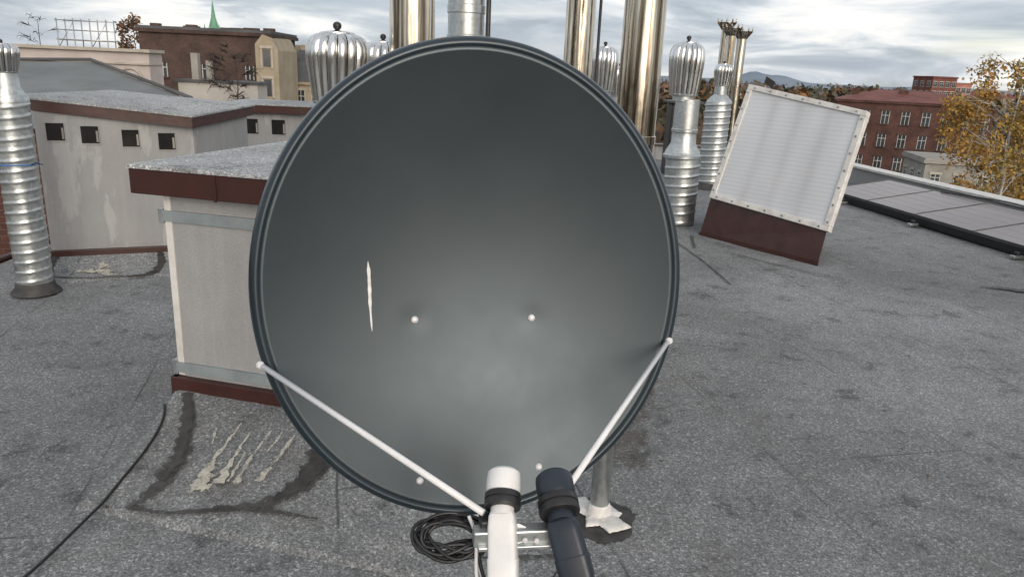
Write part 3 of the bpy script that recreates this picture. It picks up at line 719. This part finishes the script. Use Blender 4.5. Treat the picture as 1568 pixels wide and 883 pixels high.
def torn(name,pts,z,m,par,th=.008):
    cx=sum(p[0] for p in pts)/len(pts); cy=sum(p[1] for p in pts)/len(pts); P=[]
    for i in range(len(pts)):
        a=pts[i]; b=pts[(i+1)%len(pts)]
        for k in range(6):
            t_=k/6; P.append((lerp(a[0],b[0],t_)+.006*noise.noise((i*3+k*1.3,1,z*99)),lerp(a[1],b[1],t_)+.006*noise.noise((i*3+k*1.3,7,z*99))))
    n=len(P); V=[(cx,cy,z+th)]
    for rf,h_ in ((.4,th),(.8,th*.9),(.97,th*.6),(1,0)):
        for i,p in enumerate(P): V.append((lerp(cx,p[0],rf),lerp(cy,p[1],rf),z+h_+.005*noise.noise((p[0]*60*rf,p[1]*60*rf,3))*(rf<1)))
    F=[(0,1+k,1+(k+1)%n) for k in range(n)]
    for j in range(3):
        for k in range(n): F.append((1+j*n+k,1+(j+1)*n+k,1+(j+1)*n+(k+1)%n,1+j*n+(k+1)%n))
    return mesh(name,V,F,m,par,True)
blob('dark_patch',.41,2.59,.14,-.008,TAR,bx,seed=3,am=.35,th=.003,sy=1.1)  # dark irregular patch around the mast foot, under the white sealant
torn('sealant_fleece',[(.28,2.72),(.345,2.73),(.36,2.675),(.43,2.69),(.485,2.62),(.46,2.585),(.51,2.53),(.42,2.485),(.385,2.535),(.33,2.52),(.335,2.60),(.29,2.63)],-.001,WPAINT,bx,.011)
revolve('sealant_collar',[(.060,0),(.050,.012),(.045,.04),(.038,.05)],(.39,2.62,0),WPAINT,bx,20)

# side rods
JL=Vector((-.033,1.13,.957)); JR=Vector((.112,1.18,.975))
PL=D(-.487,-.165,.004); PR=D(.479,-.14,.004)
tube('support_rod',[PL,JL],.0062,ARM,e,10)
tube('support_rod',[PR,JR],.0062,ARM,e,10)
for p in (PL,PR):
    revolve('rod_bolt',[(.009,0),(.009,.006),(.005,.010)],p,BOLT,e,12,True,nrmD)
HB=Vector((.03,1.12,.925))
bot=D(0,-HH*.99,-.05)
v,f=tubegeo([bot+Vector((0,.08,-.03)),bot+Vector((0,-.02,-.05)),HB+Vector((0,.05,-.03)),HB],[.017]*4,8); mesh('feed_arm',v,f,ARM,e)
box('holder_plate',tuple(HB+Vector((-.005,.006,-.006))),(.15,.028,.030),GALV,e,R(8),.003)
box('holder_lip',tuple(HB+Vector((-.005,-.012,-.019))),(.13,.010,.008),GALV,e,R(8),.002)
box('holder_bracket',tuple(HB+Vector((-.060,.016,.006))),(.020,.035,.03),BLACK,e,R(8),.004)
for dx in(.012,.032): revolve('holder_bolt',[(.005,0),(.005,.004),(.003,.006)],HB+Vector((dx,-.011,-.004)),BOLT,e,10,True,(0,-1,0))

def lnb(name,top,horn_ax,body_dir,cm,cap_m,bw,bl,k=1.0):
    le=empty(name,top); top=Vector(top); ax=Vector(horn_ax).normalized()
    S=lambda pr:[(a*k,b*k) for a,b in pr]
    revolve('feed_horn',S([(.012,.034),(.024,.033),(.0292,.028),(.0305,.018),(.0305,-.004),(.027,-.012),(.021,-.018),(.0205,-.05)][::-1]),top,cap_m,le,32,True,ax)
    revolve('clamp_ring',S([(.021,-.0),(.0315,.0005),(.0325,.003),(.0325,.0115),(.0305,.012),(.0305,.015),(.0325,.0155),(.0325,.024),(.0315,.026),(.021,.0265)]),top-ax*.036*k,BLACK,le,32,True,ax)
    p0=top-ax*.036*k; bd=Vector(body_dir).normalized()
    sd_=bd.cross(ax).normalized(); th=sd_.cross(bd).normalized()
    V=[];F=[]; secs=((0,.70,.7),(.012,.92,.95),(.03,1,1),(bl*.6,1.0,1.0),(bl*.615,1.06,1.06),(bl-.012,1.04,1.02),(bl-.003,.96,.9),(bl,.8,.75)); ns=24
    for (d_,sw,st) in secs:
        for q_ in range(ns):
            a=2*math.pi*q_/ns; c_,s_=math.cos(a),math.sin(a)
            ex=math.copysign(abs(c_)**.38,c_)*bw/2*sw; ey=math.copysign(abs(s_)**.38,s_)*bw*.40*st
            V.append(p0+bd*d_+sd_*ex+th*ey)
    for i in range(len(secs)-1):
        for q_ in range(ns): F.append((i*ns+q_,i*ns+(q_+1)%ns,(i+1)*ns+(q_+1)%ns,(i+1)*ns+q_))
    F.append(tuple(range(ns))[::-1]); F.append(tuple((len(secs)-1)*ns+q_ for q_ in range(ns)))
    o=mesh('body',V,F,cm,le,True); o.data.set_sharp_from_angle(angle=R(35))
    pe_=p0+bd*bl
    for s in(-.35,.35):
        q=pe_+sd_*bw*s
        tube('connector',[q-bd*.004,q+bd*.018],.0055,BOLT,le,8)
        tube('lead',smoothpts([q+bd*.014,q+bd*.05,q+bd*.09+Vector((0,.05,-.05))]),.0034,CABLE if cm is not WHITEP else WHITEP,le,6)
    return le
lnb('white_lnb',(.000,1.165,.985),(.0,.80,.62),(.06,-.55,-.85),WHITEP,WHITEP,.050,.135)
lnb('dark_lnb',(.095,1.165,.980),(-.16,.85,.5),(.32,-.55,-.85),NAVY,NAVY,.056,.118,1.12)

e=empty('cable_coil',(-.085,1.16,.885))
random.seed(21)
for k in range(13):
    rx=.062+random.uniform(-.014,.008); ry=.030+random.uniform(-.008,.006); cz=random.uniform(-.010,.010); cy=random.uniform(-.012,.012); ph=random.uniform(-.22,.22); cx=random.uniform(-.008,.006)
    pts=[]
    for i in range(40):
        a=2*math.pi*i/40
        lx=rx*math.cos(a+ph); lz=ry*math.sin(a)*.62; ly=ry*math.sin(a)*.9
        pts.append((-.088+cx+lx,1.16+cy+ly+.006*math.sin(2*a+k),.882+cz+lz+.005*math.cos(3*a+k)+.15*lx*ph))
    tube('loop',pts,.0034,CABLE,e,8,True)
tube('tail',smoothpts([(-.04,1.14,.87),(-.03,1.12,.84),(.0,1.08,.78),(.02,1.05,.70),(.04,1.2,.5),(.1,1.7,.3),(.3,2.4,.02)]),.0036,CABLE,e,8)
tube('white_tail',smoothpts([(-.06,1.16,.93),(-.045,1.14,.90),(-.04,1.11,.84),(-.02,1.06,.78),(.0,1.0,.70)]),.0034,WHITEP,e,8)
tube('white_tail',smoothpts([(-.05,1.15,.86),(-.03,1.12,.83),(-.01,1.07,.78),(.02,1.0,.70)]),.0034,WHITEP,e,8)
e=empty('roof_cable',(-1.5,2.4,0))
cp=smoothpts([(-1.62,1.5,0),(-1.60,1.95,0),(-1.575,2.15,0),(-1.565,2.45,0),(-1.555,2.65,0),(-1.54,2.86,0),(-1.56,3.05,0),(-1.66,3.3,0),(-1.72,3.8,0),(-1.6,4.6,0)])
tube('cable',[(p.x,p.y,flz(p.x,p.y)+.014) for p in cp],.006,CABLE,e,8)

# ------------------------------------------------------------------ felt repairs / stains
e=empty('roof_repair_patches',(2,5,0)); z0=lambda x,y:-.002
STAIN=pm('rusty_stain',(.05,.038,.030),(.10,.075,.055),9,.95,alpha=(11,.42,.62,.8))
ribbon('tar_lap',[(4.25,6.5),(4.5,6.45),(4.8,6.3),(5.2,6.1)],[.02,.08,.16,.12],z0,TAR,e,.002,.5)
ribbon('tar_lap',[(2.3,7.35),(2.7,6.85),(3.1,6.5)],[.02,.015,.02],z0,TARS,e,.002,.5)
ribbon('tar_lap',[(1.75,7.9),(1.85,7.0),(1.9,6.2)],[.015,.02,.015],z0,TARS,e,.002,.5)
ribbon('tar_lap',[(2.0,8.2),(1.9,7.6)],[.04,.02],z0,TAR,e,.002,.5)
ribbon('stain',[(.85,4.1),(.62,3.6),(.55,3.3),(.62,3.0)],[.1,.25,.3,.1],z0,STAIN,e,.003,.4)
ribbon('tar_lap',[(-.95,2.45),(-.6,2.35),(-.2,2.3),(.2,2.33)],[.015,.02,.012,.02],z0,TARS,e,.002,.6)
V=[];F=[]
for k in range(150):
    x=random.uniform(-3,6.0); y=random.uniform(1.8,12)
    if x<-.5 and y>3: continue
    s=random.uniform(.005,.013); n=len(V); a=random.uniform(0,6.3)
    for j in range(5): V.append((x+s*random.uniform(.6,1.4)*math.cos(a+j*1.257),y+s*random.uniform(.5,1.2)*math.sin(a+j*1.257),.002+random.uniform(0,.005)))
    V.append((x,y,.010)); F+=[(n+j,n+(j+1)%5,n+5) for j in range(5)]
mesh('dry_leaves_and_debris',V,F,pm('debris',(.04,.03,.02),(.11,.075,.05),3,.9))

# ------------------------------------------------------------------ trees
def tree(name,base,height,spread,trunk_m,leaf_ms,lsize,seed=1,droop=.25,tr=.16,crown0=.35,per=26,clr=.55,nl=34,nt_=7,tw=1):
    random.seed(seed); e=empty(name,base); B=Vector(base); T=[]
    top=B+Vector((random.uniform(-.3,.3),0,height))
    tp=[B.lerp(top,i/10)+Vector((.12*noise.noise((i*.6,seed,0)),.12*noise.noise((i*.6,seed,5)),0)) for i in range(11)]
    T.append((tp,[tr*(1-.09*i) for i in range(11)])); cl=[]; twigs=[]
    for k in range(nl):
        f=crown0+(1-crown0)*(k/nl); p=B.lerp(top,f); a=random.uniform(0,6.283); ln=spread*(1.05-f*.65)*random.uniform(.6,1.1)
        q=p+Vector((math.cos(a)*ln,math.sin(a)*ln,ln*.75*random.uniform(.6,1.1))); m1=p.lerp(q,.5)+Vector((0,0,ln*.12))
        T.append(([p,m1,q],[tr*.32*(1.1-f),tr*.2*(1.1-f),.012]))
        for j in range(nt_):
            s=m1.lerp(q,random.random()); a2=a+random.uniform(-1.3,1.3); l2=ln*random.uniform(.25,.5)
            s2=s+Vector((math.cos(a2)*l2,math.sin(a2)*l2,l2*random.uniform(-.1,.7))); s3=s2+Vector((math.cos(a2)*l2*.3,math.sin(a2)*l2*.3,-l2*droop*2))
            twigs.append(([s,s2,s3],[.014*tw,.010*tw,.005*tw]))
            cl.append((tuple(s2.lerp(s3,.5)),(clr*random.uniform(.5,1),clr*random.uniform(.5,1),clr*random.uniform(.6,1.3)),random.randrange(len(leaf_ms)) if leaf_ms else 0))
    tubes('trunk_and_limbs',T,trunk_m,e,8); tubes('twigs',twigs,trunk_m,e,4)
    if leaf_ms: leaves('foliage',cl,lsize,leaf_ms,e,per)
    return e
BIRCH=pm('birch_bark',(.25,.24,.22),(.62,.60,.56),3,.8); BARK=pm('dark_bark',(.03,.025,.02),(.07,.055,.045),3,.9)
YL=[pm('birch_leaf_gold',(.38,.22,.045),(.52,.32,.07),.8,.8),pm('birch_leaf_ochre',(.30,.15,.035),(.43,.23,.05),.8,.8),pm('birch_leaf_olive',(.22,.17,.05),(.3,.23,.07),.8,.8)]
tree('birch_tree',(16.7,25.5,GZ),16.0,3.0,BIRCH,YL,.066,3,per=74,nl=46,droop=.7,clr=.5)
tree('birch_tree',(21.6,31,GZ),14.4,3.2,BIRCH,YL,.09,5,per=44,droop=.6)
tree('bare_tree',(-15.6,42,GZ),16.0,2.4,BARK,None,.1,9,nl=60,nt_=12,tw=1.6)
tree('autumn_tree',(-33.0,66,GZ),18.2,2.2,BARK,TM[1:3],.16,11,per=14,clr=.7)
tree('bare_tree',(-41,66,GZ),18.2,2.6,BARK,None,.1,13,tw=1.5)
